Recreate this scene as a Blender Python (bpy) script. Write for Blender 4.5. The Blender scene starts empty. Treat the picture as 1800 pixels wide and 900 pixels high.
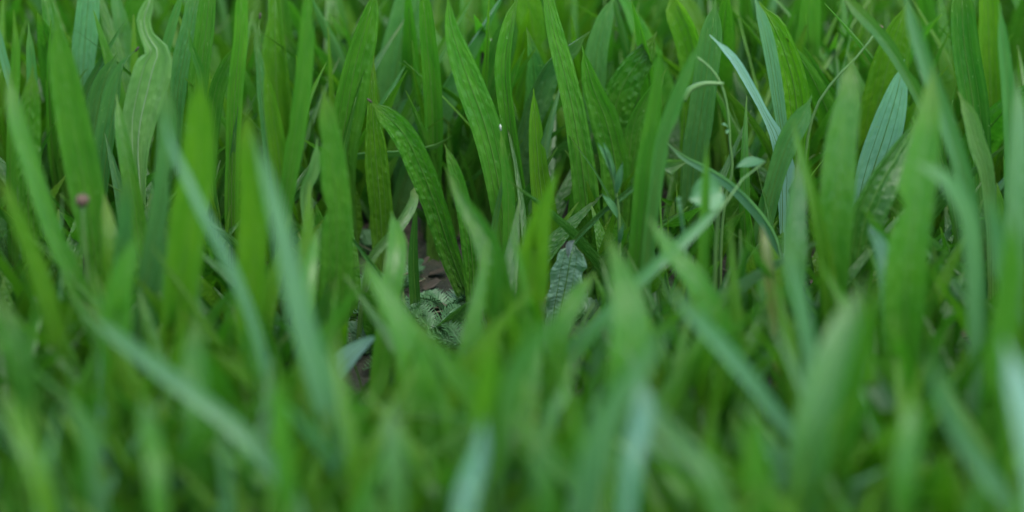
import bpy, math, random, re
import numpy as np
from mathutils import Vector, Matrix, noise

random.seed(7)
scene = bpy.context.scene
col = scene.collection
R = math.radians

# ------------------------------------------------------------------ camera
CZ, PITCH, FOC = 0.55, R(25), 85.0
cam_d = bpy.data.cameras.new("camera")
cam = bpy.data.objects.new("camera", cam_d)
col.objects.link(cam)
cam.location = (0, 0, CZ)
cam.rotation_euler = (R(90) - PITCH, 0, 0)
cam_d.lens = FOC
cam_d.sensor_width = 36
cam_d.clip_start = 0.02
cam_d.clip_end = 600
cam_d.dof.use_dof = True
cam_d.dof.focus_distance = 1.225
cam_d.dof.aperture_fstop = 3.0
scene.camera = cam

# ------------------------------------------------------------------ sky, sun, exposure
SUN_EL, SUN_AZ = R(64), R(150)          # azimuth measured from +Y towards +X
world = bpy.data.worlds.new("World")
scene.world = world
world.use_nodes = True
wn = world.node_tree.nodes
wl = world.node_tree.links
sky = wn.new("ShaderNodeTexSky")
sky.sky_type = 'NISHITA'
sky.sun_disc = False
sky.sun_elevation = SUN_EL
sky.sun_rotation = SUN_AZ
sky.air_density = 1.0
sky.dust_density = 1.2
wl.new(sky.outputs[0], wn["Background"].inputs[0])
wn["Background"].inputs[1].default_value = 0.15
sun_d = bpy.data.lights.new("sun", 'SUN')
sun_d.energy = 1.2
sun_d.angle = R(35)
sun_d.color = (1.0, 0.98, 0.95)
sun = bpy.data.objects.new("sun", sun_d)
col.objects.link(sun)
sdir = Vector((math.sin(SUN_AZ) * math.cos(SUN_EL), math.cos(SUN_AZ) * math.cos(SUN_EL), math.sin(SUN_EL)))
sun.rotation_euler = sdir.to_track_quat('Z', 'Y').to_euler()
vs = scene.view_settings
vs.view_transform = 'Standard'
vs.look = 'None'
vs.exposure = 1.78
vs.gamma = 1.0
cy = scene.cycles
cy.use_denoising = True
cy.max_bounces = 8
cy.diffuse_bounces = 4
cy.transmission_bounces = 5
cy.caustics_reflective = False
cy.caustics_refractive = False

# ------------------------------------------------------------------ helpers
K = 36.0 / FOC / 1800.0
CP, SP = math.cos(PITCH), math.sin(PITCH)


def at(px, py, Y):
    """Point of the lawn at ground distance Y seen at photo pixel (px, py)."""
    a, b = (px - 900) * K, (450 - py) * K
    d = Vector((a, CP + b * SP, -SP + b * CP))
    return Vector((0, 0, CZ)) + d * (Y / d.y)


def depth_of(p):
    return p.y * CP + (CZ - p.z) * SP


def project(P):
    """(n,3) world points -> pixel x, y"""
    dep = P[:, 1] * CP + (CZ - P[:, 2]) * SP
    up = P[:, 1] * SP + (P[:, 2] - CZ) * CP
    return 900 + P[:, 0] / dep / K, 450 - up / dep / K


def spline(pts, n):
    """Catmull-Rom through pts (np arrays), n samples spaced evenly by arc length"""
    P = np.array(pts, float)
    P = np.vstack([2 * P[0] - P[1], P, 2 * P[-1] - P[-2]])
    out = []
    for i in range(1, len(P) - 2):
        t = np.linspace(0, 1, 14, endpoint=False)[:, None]
        p0, p1, p2, p3 = P[i - 1], P[i], P[i + 1], P[i + 2]
        out.append(0.5 * (2 * p1 + (p2 - p0) * t + (2 * p0 - 5 * p1 + 4 * p2 - p3) * t ** 2 + (3 * p1 - p0 - 3 * p2 + p3) * t ** 3))
    out.append(P[-2][None])
    out = np.vstack(out)
    s = np.r_[0, np.cumsum(np.linalg.norm(np.diff(out[:, :3], axis=0), axis=1))]
    u = np.linspace(0, s[-1], n)
    return np.stack([np.interp(u, s, out[:, k]) for k in range(out.shape[1])], 1), s[-1]


def link_mesh(name, verts, faces, mat, parent=None, uvs=None, smooth=True, loc=None):
    me = bpy.data.meshes.new(name)
    me.from_pydata([tuple(v) for v in verts], [], faces)
    if uvs is not None:
        lay = me.uv_layers.new(name="UVMap")
        idx = np.zeros(len(me.loops), dtype=np.int32)
        me.loops.foreach_get("vertex_index", idx)
        lay.data.foreach_set("uv", np.asarray(uvs, np.float32)[idx].ravel())
    if smooth:
        me.polygons.foreach_set("use_smooth", [True] * len(me.polygons))
    if isinstance(mat, (list, tuple)):
        for m in mat:
            me.materials.append(m)
    else:
        me.materials.append(mat)
    o = bpy.data.objects.new(name, me)
    col.objects.link(o)
    if parent is not None:
        o.parent = parent
    if loc is not None:
        o.location = loc
    return o


def tag(o, label, cat, group=None):
    o["label"] = label
    o["category"] = cat
    if group:
        o["group"] = group


def tube(path, radii, k=6):
    """verts, faces of a tapered tube along path (n,3)"""
    P = np.asarray(path, float)
    n = len(P)
    T = np.gradient(P, axis=0)
    T /= np.linalg.norm(T, axis=1)[:, None] + 1e-12
    ref = np.array([0.3, -1, 0.2])
    V, F = [], []
    for i in range(n):
        a = np.cross(T[i], ref)
        a /= np.linalg.norm(a) + 1e-12
        b = np.cross(T[i], a)
        r = radii[i] if hasattr(radii, '__len__') else radii
        for j in range(k):
            g = 2 * math.pi * j / k
            V.append(P[i] + r * (a * math.cos(g) + b * math.sin(g)))
    for i in range(n - 1):
        for j in range(k):
            F.append((i * k + j, i * k + (j + 1) % k, (i + 1) * k + (j + 1) % k, (i + 1) * k + j))
    F.append(tuple(range(k))[::-1])
    F.append(tuple((n - 1) * k + j for j in range(k)))
    return V, F


# ------------------------------------------------------------------ materials
def new_mat(name):
    m = bpy.data.materials.new(name)
    m.use_nodes = True
    nt = m.node_tree
    nt.nodes.clear()
    out = nt.nodes.new("ShaderNodeOutputMaterial")
    return m, nt.nodes, nt.links, out


def mth(N, L, op, a, b=None, c=None):
    n = N.new("ShaderNodeMath")
    n.operation = op
    for i, v in enumerate((a, b, c)):
        if v is None:
            continue
        if isinstance(v, (int, float)):
            n.inputs[i].default_value = v
        else:
            L.new(v, n.inputs[i])
    return n.outputs[0]


def mixc(N, L, fac, a, b, mode='MIX'):
    n = N.new("ShaderNodeMix")
    n.data_type = 'RGBA'
    n.blend_type = mode
    for i, v in ((0, fac), (6, a), (7, b)):
        if isinstance(v, (int, float)):
            n.inputs[i].default_value = v
        elif isinstance(v, tuple):
            n.inputs[i].default_value = v + (1,) if len(v) == 3 else v
        else:
            L.new(v, n.inputs[i])
    return n.outputs[2]


def leaf_material(name, veins=2.5, trans=0.48, rough=0.36, pucker=0.5, quilt=False):
    """leaf surface: the object's colour, parallel veins, puckered cells between them, light coming through"""
    m, N, L, out = new_mat(name)
    info = N.new("ShaderNodeObjectInfo")
    uv = N.new("ShaderNodeUVMap")
    sep = N.new("ShaderNodeSeparateXYZ")
    L.new(uv.outputs[0], sep.inputs[0])
    u, v = sep.outputs[0], sep.outputs[1]
    rnd = info.outputs["Random"]
    # veins: cos across the leaf, one crest per vein
    c = mth(N, L, 'COSINE', mth(N, L, 'MULTIPLY', u, 2 * math.pi * veins))
    crest = mth(N, L, 'POWER', mth(N, L, 'ADD', mth(N, L, 'MULTIPLY', c, 0.5), 0.5), 9.0)
    # puckers: noise in stretched leaf coordinates
    comb = N.new("ShaderNodeCombineXYZ")
    L.new(mth(N, L, 'MULTIPLY', u, 7.0), comb.inputs[0])
    L.new(mth(N, L, 'MULTIPLY', v, 34.0), comb.inputs[1])
    L.new(mth(N, L, 'MULTIPLY', rnd, 57.0), comb.inputs[2])
    vor = N.new("ShaderNodeTexVoronoi")
    vor.feature = 'SMOOTH_F1'
    vor.inputs["Scale"].default_value = 1.0
    L.new(comb.outputs[0], vor.inputs["Vector"])
    nz = N.new("ShaderNodeTexNoise")
    nz.inputs["Scale"].default_value = 0.35
    nz.inputs["Detail"].default_value = 3.0
    L.new(comb.outputs[0], nz.inputs["Vector"])
    # fine streaks along the length
    comb2 = N.new("ShaderNodeCombineXYZ")
    L.new(mth(N, L, 'MULTIPLY', u, 60.0), comb2.inputs[0])
    L.new(mth(N, L, 'MULTIPLY', v, 5.0), comb2.inputs[1])
    L.new(mth(N, L, 'MULTIPLY', rnd, 91.0), comb2.inputs[2])
    st = N.new("ShaderNodeTexNoise")
    st.inputs["Scale"].default_value = 1.0
    st.inputs["Detail"].default_value = 2.0
    L.new(comb2.outputs[0], st.inputs["Vector"])
    # specks: tiny pale scars
    sp = N.new("ShaderNodeTexNoise")
    sp.inputs["Scale"].default_value = 1.5
    sp.inputs["Detail"].default_value = 1.0
    L.new(comb.outputs[0], sp.inputs["Vector"])
    speck = mth(N, L, 'MULTIPLY', mth(N, L, 'GREATER_THAN', sp.outputs[0], 0.735), 0.45)
    colr = info.outputs["Color"]
    val = mth(N, L, 'ADD', mth(N, L, 'MULTIPLY', nz.outputs[0], 0.40 if not quilt else 0.55), mth(N, L, 'MULTIPLY', st.outputs[0], 0.45))
    val = mth(N, L, 'ADD', val, 0.58 if not quilt else 0.52)
    hsv = N.new("ShaderNodeHueSaturation")
    L.new(colr, hsv.inputs["Color"])
    L.new(val, hsv.inputs["Value"])
    L.new(mth(N, L, 'ADD', mth(N, L, 'MULTIPLY', nz.outputs[0], -0.035), 0.517), hsv.inputs["Hue"])
    base = mixc(N, L, mth(N, L, 'MULTIPLY', crest, 0.14), hsv.outputs[0], (0.12, 0.27, 0.05))
    base = mixc(N, L, speck, base, (0.16, 0.27, 0.10))
    mr = N.new("ShaderNodeMapRange")
    L.new(v, mr.inputs[0])
    mr.inputs[1].default_value, mr.inputs[2].default_value = 0.30, 0.0
    mr.inputs[3].default_value, mr.inputs[4].default_value = 0.0, 0.55
    base = mixc(N, L, mr.outputs[0], base, (0.14, 0.25, 0.05))
    mr2 = N.new("ShaderNodeMapRange")
    L.new(mth(N, L, 'ADD', v, mth(N, L, 'MULTIPLY', rnd, 0.12)), mr2.inputs[0])
    mr2.inputs[1].default_value, mr2.inputs[2].default_value = 0.95, 1.12
    mr2.inputs[3].default_value, mr2.inputs[4].default_value = 0.0, 0.35
    base = mixc(N, L, mr2.outputs[0], base, (0.20, 0.22, 0.05))
    bump = N.new("ShaderNodeBump")
    L.new(mth(N, L, 'MULTIPLY', mth(N, L, 'ADD', mth(N, L, 'MULTIPLY', rnd, 0.75), 0.25), pucker), bump.inputs["Strength"])
    bump.inputs["Distance"].default_value = 0.0022 if not quilt else 0.0036
    h = mth(N, L, 'SUBTRACT', mth(N, L, 'MULTIPLY', vor.outputs["Distance"], 1.0), mth(N, L, 'MULTIPLY', crest, 0.25))
    h = mth(N, L, 'ADD', h, mth(N, L, 'MULTIPLY', st.outputs[0], 0.25))
    L.new(h, bump.inputs["Height"])
    pr = N.new("ShaderNodeBsdfPrincipled")
    L.new(base, pr.inputs["Base Color"])
    L.new(mth(N, L, 'ADD', mth(N, L, 'MULTIPLY', st.outputs[0], 0.16), rough - 0.08), pr.inputs["Roughness"])
    pr.inputs["Specular IOR Level"].default_value = 0.42
    L.new(bump.outputs[0], pr.inputs["Normal"])
    tr = N.new("ShaderNodeBsdfTranslucent")
    tcol = mixc(N, L, 1.0, base, (1.35, 1.72, 0.6), 'MULTIPLY')
    L.new(tcol, tr.inputs["Color"])
    L.new(bump.outputs[0], tr.inputs["Normal"])
    mx = N.new("ShaderNodeMixShader")
    mx.inputs[0].default_value = trans
    L.new(pr.outputs[0], mx.inputs[1])
    L.new(tr.outputs[0], mx.inputs[2])
    L.new(mx.outputs[0], out.inputs[0])
    return m


def simple_mat(name, rgb, rough=0.6, var=0.35, scale=60, trans=0.0):
    m, N, L, out = new_mat(name)
    tc = N.new("ShaderNodeTexCoord")
    nz = N.new("ShaderNodeTexNoise")
    nz.inputs["Scale"].default_value = scale
    nz.inputs["Detail"].default_value = 4
    L.new(tc.outputs["Object"], nz.inputs["Vector"])
    hsv = N.new("ShaderNodeHueSaturation")
    hsv.inputs["Color"].default_value = rgb + (1,)
    L.new(mth(N, L, 'ADD', mth(N, L, 'MULTIPLY', nz.outputs[0], var * 2), 1 - var), hsv.inputs["Value"])
    bump = N.new("ShaderNodeBump")
    bump.inputs["Strength"].default_value = 0.4
    bump.inputs["Distance"].default_value = 0.0008
    L.new(nz.outputs[0], bump.inputs["Height"])
    pr = N.new("ShaderNodeBsdfPrincipled")
    L.new(hsv.outputs[0], pr.inputs["Base Color"])
    pr.inputs["Roughness"].default_value = rough
    L.new(bump.outputs[0], pr.inputs["Normal"])
    if trans:
        tr = N.new("ShaderNodeBsdfTranslucent")
        L.new(hsv.outputs[0], tr.inputs["Color"])
        mx = N.new("ShaderNodeMixShader")
        mx.inputs[0].default_value = trans
        L.new(pr.outputs[0], mx.inputs[1])
        L.new(tr.outputs[0], mx.inputs[2])
        L.new(mx.outputs[0], out.inputs[0])
    else:
        L.new(pr.outputs[0], out.inputs[0])
    return m


M_LEAF = leaf_material("plantain leaf surface", veins=2.5, pucker=0.55)
M_QUILT = leaf_material("puckered plantain leaf surface", veins=2.5, pucker=0.75, quilt=True)
M_GRASS = leaf_material("grass leaf surface", veins=3.5, trans=0.42, rough=0.36, pucker=0.15)
M_VEIN = simple_mat("leaf vein", (0.075, 0.19, 0.02), 0.5, 0.2, 80, 0.3)
M_PALEVEIN = simple_mat("pale leaf vein", (0.24, 0.38, 0.16), 0.5, 0.15, 80, 0.3)
M_STEM = simple_mat("weed stem", (0.10, 0.21, 0.05), 0.5, 0.25, 90, 0.25)
M_WEED = simple_mat("weed leaf", (0.05, 0.145, 0.045), 0.5, 0.3, 120, 0.3)
M_PALEWEED = simple_mat("pale weed leaf", (0.065, 0.185, 0.06), 0.45, 0.25, 90, 0.3)
M_FEATHER = simple_mat("pale feathery weed", (0.085, 0.20, 0.075), 0.45, 0.25, 90, 0.3)
M_BROWN = simple_mat("dry brown plant", (0.045, 0.034, 0.018), 0.8, 0.5, 150)
M_BUD = simple_mat("pink brown bud", (0.085, 0.050, 0.030), 0.8, 0.4, 300)
M_GREYBUD = simple_mat("grey bud", (0.27, 0.26, 0.19), 0.8, 0.4, 250)
M_STRAW = simple_mat("straw", (0.085, 0.085, 0.040), 0.7, 0.4, 60)
M_WHITE = simple_mat("pale dried tissue", (0.30, 0.33, 0.24), 0.6, 0.25, 200)


def ground_material():
    m, N, L, out = new_mat("soil")
    tc = N.new("ShaderNodeTexCoord")
    a = N.new("ShaderNodeTexNoise")
    a.inputs["Scale"].default_value = 45
    a.inputs["Detail"].default_value = 8
    L.new(tc.outputs["Object"], a.inputs["Vector"])
    b = N.new("ShaderNodeTexNoise")
    b.inputs["Scale"].default_value = 400
    b.inputs["Detail"].default_value = 4
    L.new(tc.outputs["Object"], b.inputs["Vector"])
    r = N.new("ShaderNodeValToRGB")
    r.color_ramp.elements[0].position = 0.3
    r.color_ramp.elements[0].color = (0.012, 0.010, 0.006, 1)
    r.color_ramp.elements[1].position = 0.72
    r.color_ramp.elements[1].color = (0.045, 0.038, 0.020, 1)
    e = r.color_ramp.elements.new(0.5)
    e.color = (0.020, 0.026, 0.010, 1)
    L.new(a.outputs[0], r.inputs[0])
    c = mixc(N, L, 0.6, r.outputs[0], b.outputs[0], 'OVERLAY')
    bump = N.new("ShaderNodeBump")
    bump.inputs["Distance"].default_value = 0.004
    L.new(b.outputs[0], bump.inputs["Height"])
    p = N.new("ShaderNodeBsdfPrincipled")
    p.inputs["Roughness"].default_value = 0.95
    L.new(c, p.inputs["Base Color"])
    L.new(bump.outputs[0], p.inputs["Normal"])
    L.new(p.outputs[0], out.inputs[0])
    return m


# ------------------------------------------------------------------ ground
def ground_z(x, y):
    return 0.004 * noise.noise(Vector((x * 14, y * 14, 0))) + 0.0025 * noise.noise(Vector((x * 60, y * 60, 3)))


def axis(lo, hi, n, far):
    core = np.linspace(lo, hi, n)
    ext = np.geomspace(0.05, far, 14)
    return np.r_[(lo - ext)[::-1], core, hi + ext]


gx, gy = axis(-0.6, 0.6, 150, 300), axis(0.45, 2.2, 190, 300)
GV = [(x, y, ground_z(x, y) if abs(x) < 3 and abs(y) < 5 else 0.0) for y in gy for x in gx]
nx = len(gx)
GF = [(j * nx + i, j * nx + i + 1, (j + 1) * nx + i + 1, (j + 1) * nx + i) for j in range(len(gy) - 1) for i in range(nx - 1)]
g = link_mesh("ground", GV, GF, ground_material())
g["kind"] = "structure"

# ------------------------------------------------------------------ leaves
# leaf colours; the two bluish ones have sky sheen put into them
PAL = {
    'g': (0.049, 0.163, 0.013),      # mid green
    'y': (0.070, 0.180, 0.009),      # yellow green
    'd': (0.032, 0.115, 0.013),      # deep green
    'b': (0.058, 0.162, 0.043),      # blue green, sky sheen included
    'p': (0.088, 0.205, 0.092),      # pale blue green, sky sheen included
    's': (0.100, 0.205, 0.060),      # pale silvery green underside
}


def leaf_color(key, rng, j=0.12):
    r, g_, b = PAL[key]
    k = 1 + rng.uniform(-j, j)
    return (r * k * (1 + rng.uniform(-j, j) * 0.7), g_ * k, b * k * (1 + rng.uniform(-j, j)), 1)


def profile(s):
    """half-width factor from base (0) to tip (1) of a lance-shaped leaf"""
    a = np.clip(s / 0.45, 0, 1)
    a = a * a * (3 - 2 * a)
    x = np.clip((s - 0.45) / 0.55, 0, 1)
    return (0.30 + 0.70 * a) * np.clip(1 - x ** 1.55, 0, 1) ** 0.98


def leaf_arrays(C, W, view, psi, chan=0.22, plait=0.025, wave=0.06, nu=8, rng=None, nveins=2.5):
    """C (n,3) centre line base->tip, W (n,) full widths, view: unit vector the blade faces, psi (n,) twist.
    returns verts, faces, uvs, and the frame for the veins"""
    n = len(C)
    T = np.gradient(C, axis=0)
    T /= np.linalg.norm(T, axis=1)[:, None] + 1e-12
    S = np.cross(np.tile(view, (n, 1)), T)
    nr = np.linalg.norm(S, axis=1)
    S = S / (nr[:, None] + 1e-9)
    for i in range(1, n):
        if nr[i] < 0.15 or np.dot(S[i], S[i - 1]) < 0:
            S[i] = S[i - 1]
    Nn = np.cross(T, S)
    c, s = np.cos(psi)[:, None], np.sin(psi)[:, None]
    S2, N2 = S * c + Nn * s, Nn * c - S * s
    uu = np.linspace(-1, 1, nu + 1)
    ph = rng.uniform(0, 20)
    L = np.linspace(0, 1, n)
    V = np.zeros((n, nu + 1, 3))
    bite = {1: np.zeros(n), -1: np.zeros(n)}
    if rng.random() < 0.28:
        for _ in range(rng.choice((1, 1, 2))):
            t0, wd = rng.uniform(0.35, 0.92), rng.uniform(0.015, 0.04)
            sd = rng.choice((-1, 1))
            bite[sd] = np.maximum(bite[sd], rng.uniform(0.25, 0.65) * np.exp(-((L - t0) / wd) ** 2))
    for k, u in enumerate(uu):
        side = 1 if u > 0 else -1
        wob = np.array([noise.noise(Vector((t * 9 + ph, side * 3.1, 0.5))) for t in L])
        wob2 = np.array([noise.noise(Vector((t * 14 + ph, side * 5.3, 7.5))) for t in L])
        half = 0.5 * W * (1 + wave * wob * abs(u)) * (1 - bite[side] * abs(u))
        off = chan * (0.55 * u * u + 0.75 * abs(u)) + plait * math.cos(2 * math.pi * nveins * 0.5 * u) + 1.6 * wave * wob2 * abs(u) ** 2
        V[:, k] = C + S2 * (u * half)[:, None] + N2 * (off * half)[:, None]
    F = [(i * (nu + 1) + k, i * (nu + 1) + k + 1, (i + 1) * (nu + 1) + k + 1, (i + 1) * (nu + 1) + k)
         for i in range(n - 1) for k in range(nu)]
    UV = np.array([[(u * 0.5), t] for t in L for u in uu])
    return V, F, UV, N2


def vein_mesh(V, N2, u, r, n0=1, n1=None):
    n, m, _ = V.shape
    f = (u + 1) / 2 * (m - 1)
    k = min(int(f), m - 2)
    w = f - k
    P = V[:, k] * (1 - w) + V[:, k + 1] * w
    n1 = n1 or n - 2
    P = P[n0:n1]
    rr = r * np.linspace(1, 0.35, len(P))
    return tube(P, rr, 4)


REG = []
GRID = np.full((45, 90), 9.0)            # nearest leaf distance per 20-pixel cell


def stamp(Pw, write=True):
    x, y = project(Pw)
    ok = (x >= 0) & (x < 1800) & (y >= 0) & (y < 900)
    ix, iy = (x[ok] / 20).astype(int), (y[ok] / 20).astype(int)
    if write:
        np.minimum.at(GRID, (iy, ix), Pw[ok, 1])
    return ix, iy, Pw[ok, 1]


def make_leaf(pts, w, Y, key, label, name="plantain_leaf", cat="leaf", dy=0.0, yaw=None, twist=0.0, chan=0.22, plait=0.025,
              wave=0.06, veins=None, pale=False, group=None, N=30, tipdry=False, seed=None, mat=None, to_ground=True):
    """pts: centre line as photo pixels from tip to base; w: width in photo pixels (one number, or one per point)"""
    rng = random.Random(seed if seed is not None else hash((round(pts[0][0]), round(pts[0][1]))) & 0xffff)
    n = len(pts)
    kw = 0.62 if Y < 0.9 else (0.78 if Y < 1.02 else 0.95)
    w = [q * kw for q in w] if hasattr(w, '__len__') else w * kw
    if dy == 0.0 and Y < 1.08:
        dy = rng.uniform(-0.012, 0.05)
    if twist == 0.0:
        twist = rng.uniform(-45, 45)
    Wp = [w] * n if not hasattr(w, '__len__') else list(w)
    P, prev = [], None
    for i, (px, py) in enumerate(pts):
        f = 1 - i / (n - 1)
        p = at(px, py, Y + dy * f * f)
        if p.z < -0.004 and i >= 2:
            break
        P.append([p.x, p.y, p.z, Wp[i] * depth_of(p) * K])
    # carry on to the ground in the line of the lowest stretch, growing steeper
    a, b = np.array(P[-2]), np.array(P[-1])
    if to_ground and b[2] > 0.004:
        d = (b - a)[:3]
        d = d / (np.linalg.norm(d) + 1e-9)
        steps = 3
        drop = b[2] + 0.004
        q = b.copy()
        for k in range(steps):
            d = d * 0.7 + np.array([0, 0.0, -1]) * 0.3
            d[2] = min(d[2], -0.35)
            d /= np.linalg.norm(d)
            q = q.copy()
            q[:3] += d * (drop / steps / -d[2])
            P.append(list(q))
    P = P[::-1]
    C4, length = spline(P, N)
    C = C4[:, :3]
    s = np.linspace(0, 1, N)
    if hasattr(w, '__len__'):
        W = C4[:, 3] * np.clip((1 - s) * 14, 0.05, 1)
    else:
        W = C4[:, 3] * profile(s)
    W = np.maximum(W, 0.0004)
    mid = C[N // 2]
    view = np.array([0, 0, CZ]) - mid
    view[2] *= 0.5
    view /= np.linalg.norm(view)
    if chan == 0.22:
        chan = rng.uniform(0.12, 0.5)
    if yaw is None:
        yaw = rng.uniform(-32, 32)
    cy_ = math.cos(R(yaw))
    psi = R(yaw) + R(twist) * (s - 0.5)
    W = W / max(0.6, abs(cy_))
    base = C[0].copy()
    V, F, UV, N2 = leaf_arrays(C - base, W, view, psi, chan, plait, wave, 8, rng)
    o = link_mesh(name, V.reshape(-1, 3), F, mat or (M_LEAF if name.startswith("plantain") else M_GRASS), None, UV, True, base)
    o.color = leaf_color(key, rng) if isinstance(key, str) else tuple(key) + (1,)
    tag(o, label, cat, group)
    Pw = V.reshape(-1, 3) + base
    stamp(Pw)
    hx, hy = project(Pw)
    REG.append((label, np.median(hx), hx.min(), hx.max(), hy.min(), min(hy.max(), 900), Y))
    wmax = W.max()
    if veins is None:
        veins = Y > 1.0 and wmax * 1 / K / 1.2 > 26
    if veins:
        vm = M_PALEVEIN if pale else M_VEIN
        vv, vf = vein_mesh(V, N2, 0.0, 0.00042 if not pale else 0.0007)
        link_mesh("midrib", vv, vf, vm, o)
        for u in ((-0.42, 0.42) if not pale else (0.5,)):
            vv, vf = vein_mesh(V, N2, u, 0.00026 if not pale else 0.0006, 2, int(N * 0.9))
            link_mesh("side_vein", vv, vf, vm, o)
    else:
        vv, vf = vein_mesh(V, N2, 0.0, 0.0003)
        link_mesh("midrib", vv, vf, M_VEIN, o)
    if tipdry:
        tp = V[-1].mean(0)
        dirn = V[-1].mean(0) - V[-4].mean(0)
        dirn /= np.linalg.norm(dirn)
        path = [tp - dirn * 0.001, tp + dirn * 0.001, tp + dirn * 0.0022]
        vv, vf = tube(path, [0.0005, 0.0006, 0.0003], 6)
        link_mesh("dry_tip", vv, vf, M_BROWN if tipdry is True else M_WHITE, o)["label"] = "dried brown leaf tip" if tipdry is True else "dried white leaf tip"
    return o


def PL(*a, **k):
    return make_leaf(*a, **k)


def GL(*a, **k):
    k.setdefault("name", "grass_leaf")
    k.setdefault("cat", "grass leaf")
    k.setdefault("chan", 0.3)
    k.setdefault("plait", 0.0)
    k.setdefault("wave", 0.02)
    return make_leaf(*a, **k)


# ---- sharp leaves in the middle of the lawn
PL([(651, 178), (676, 200), (711, 237), (740, 295), (767, 365), (793, 445), (824, 528)], [10, 34, 46, 48, 46, 42, 36], 1.12, 'g',
   "arching puckered leaf bowing over to a brown tip above a dark soil gap", mat=M_QUILT, tipdry=True, yaw=-12, dy=-0.012, wave=0.10, chan=0.3)
PL([(787, -14), (792, 40), (806, 90), (827, 150), (851, 215), (871, 295), (883, 375), (890, 450)], [8, 22, 40, 52, 54, 50, 44, 32], 1.13, 'g',
   "long smooth bright leaf leaning over beside the thin white-tipped leaf", mat=M_QUILT, yaw=10, wave=0.04)
PL([(912, -12), (897, 55), (889, 120), (896, 200), (908, 290), (920, 365)], [12, 28, 32, 30, 28, 20], 1.15, 'g',
   "slender leaf with a pale folded edge curving like a bracket", yaw=-24, chan=0.5)
PL([(938, 155), (942, 230), (948, 310), (958, 385), (964, 440)], [4, 26, 36, 46, 40], 1.13, 'y',
   "short upright yellow-green leaf between two taller sharp leaves", yaw=8, chan=0.35)
PL([(955, -50), (972, 50), (994, 135), (1010, 210), (1022, 285), (1031, 365), (1036, 440), (1036, 490)], [10, 32, 38, 42, 46, 46, 44, 38], 1.14, 'g',
   "tallest sharp puckered leaf rising past the dark gap and silvery leaf", mat=M_QUILT, yaw=14, wave=0.08, chan=0.28)
PL([(1023, 80), (1042, 150), (1066, 212), (1081, 280), (1085, 350), (1082, 430)], [4, 38, 54, 54, 50, 36], 1.16, 'g',
   "broad pointed leaf right behind the little weed with paired leaves", mat=M_QUILT, yaw=-12, wave=0.09, plait=0.08)
GL([(880, 226), (886, 280), (893, 340), (893, 430)], [5, 13, 22, 24], 1.11, 'g',
   "thin narrow leaf with a tiny dried white tip", tipdry='w', yaw=20)
PL([(781, 252), (800, 300), (818, 370), (830, 450), (833, 520)], [3, 22, 28, 32, 28], 1.10, 'g',
   "narrow leaf with a needle-fine tip beside the arching puckered leaf", yaw=-20)
PL([(657, 98), (655, 150), (655, 200), (660, 270), (668, 360), (672, 440)], [4, 14, 24, 44, 44, 36], 1.15, 'y',
   "leaf with a crimped narrow tip standing behind the brown-tipped arching leaf", yaw=10, wave=0.12)
PL([(568, 150), (575, 215), (587, 310), (592, 410), (590, 510), (580, 620)], [6, 38, 52, 58, 60, 52], 1.03, 'g',
   "tall upright bright leaf with a clean taper and a pale streak low down", yaw=6, chan=0.2)
PL([(558, 243), (551, 300), (536, 330), (537, 388), (545, 440)], [4, 20, 20, 16, 14], 1.08, 's',
   "small pale crumpled leaf folded against a tall upright leaf", wave=0.25, yaw=30)
PL([(662, -25), (650, 15), (636, 65), (620, 130), (608, 200), (600, 265), (606, 340)], [10, 30, 48, 58, 60, 54, 36], 1.16, 'g',
   "broad ribbed leaf with rows of dark puckers at the top", mat=M_QUILT, yaw=16, plait=0.12, wave=0.06)
PL([(735, -50), (712, 50), (695, 140), (688, 230), (690, 330)], [50, 66, 66, 54, 34], 1.24, 'b',
   "wide dull blue-green leaf striped with dark grooves", yaw=-14, plait=0.14)
PL([(742, -30), (749, 60), (757, 150), (761, 250), (760, 350)], [20, 30, 34, 32, 24], 1.18, 'g',
   "upright leaf folded along a dark central groove", yaw=8, chan=0.9, wave=0.03)
PL([(725, 165), (715, 210), (708, 270), (700, 330)], [34, 40, 36, 24], 1.22, 'p',
   "blunt blue-grey leaf showing its pale back in a shaded gap", yaw=20)
GL([(795, 238), (760, 255), (700, 265), (640, 268), (590, 285)], [5, 16, 20, 22, 20], 1.17, 'b',
   "pale flat leaf lying sideways between upright leaves", yaw=60)
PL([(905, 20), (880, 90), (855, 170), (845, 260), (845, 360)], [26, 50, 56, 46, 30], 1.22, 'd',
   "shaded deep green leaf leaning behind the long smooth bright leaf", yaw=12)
PL([(920, -40), (932, 20), (940, 80), (942, 160), (940, 240)], [40, 46, 46, 40, 30], 1.24, 'y',
   "yellow-green leaf glowing behind the slender bracket-shaped leaf")
PL([(1037, 55), (1000, 80), (960, 115), (935, 170), (918, 230)], [6, 36, 46, 50, 40], 1.19, 'b',
   "broad leaf slanting up to a shiny tip behind the tallest puckered leaf", yaw=40)
PL([(1080, -10), (1062, 40), (1050, 90), (1046, 160), (1050, 240)], [10, 30, 38, 40, 32], 1.21, 'b',
   "dark blue-green pointed leaf with notched edge behind the broad pointed leaf", yaw=-25)
PL([(1155, 55), (1128, 100), (1095, 150), (1075, 220), (1075, 300)], [6, 44, 58, 54, 40], 1.19, 'g',
   "broad leaf with a small pink spot on its blade", mat=M_QUILT, yaw=26, wave=0.07)
PL([(1172, 120), (1140, 165), (1115, 215), (1105, 280)], [5, 34, 42, 36], 1.17, 'g',
   "dark leaf tucked under the broad leaf with a pink spot", yaw=18)
PL([(1178, -20), (1195, 20), (1212, 60), (1222, 120), (1215, 200)], [20, 44, 50, 46, 30], 1.21, 'y',
   "bright leaf bent over at its blunt tip near the curled stem", yaw=-18)
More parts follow.
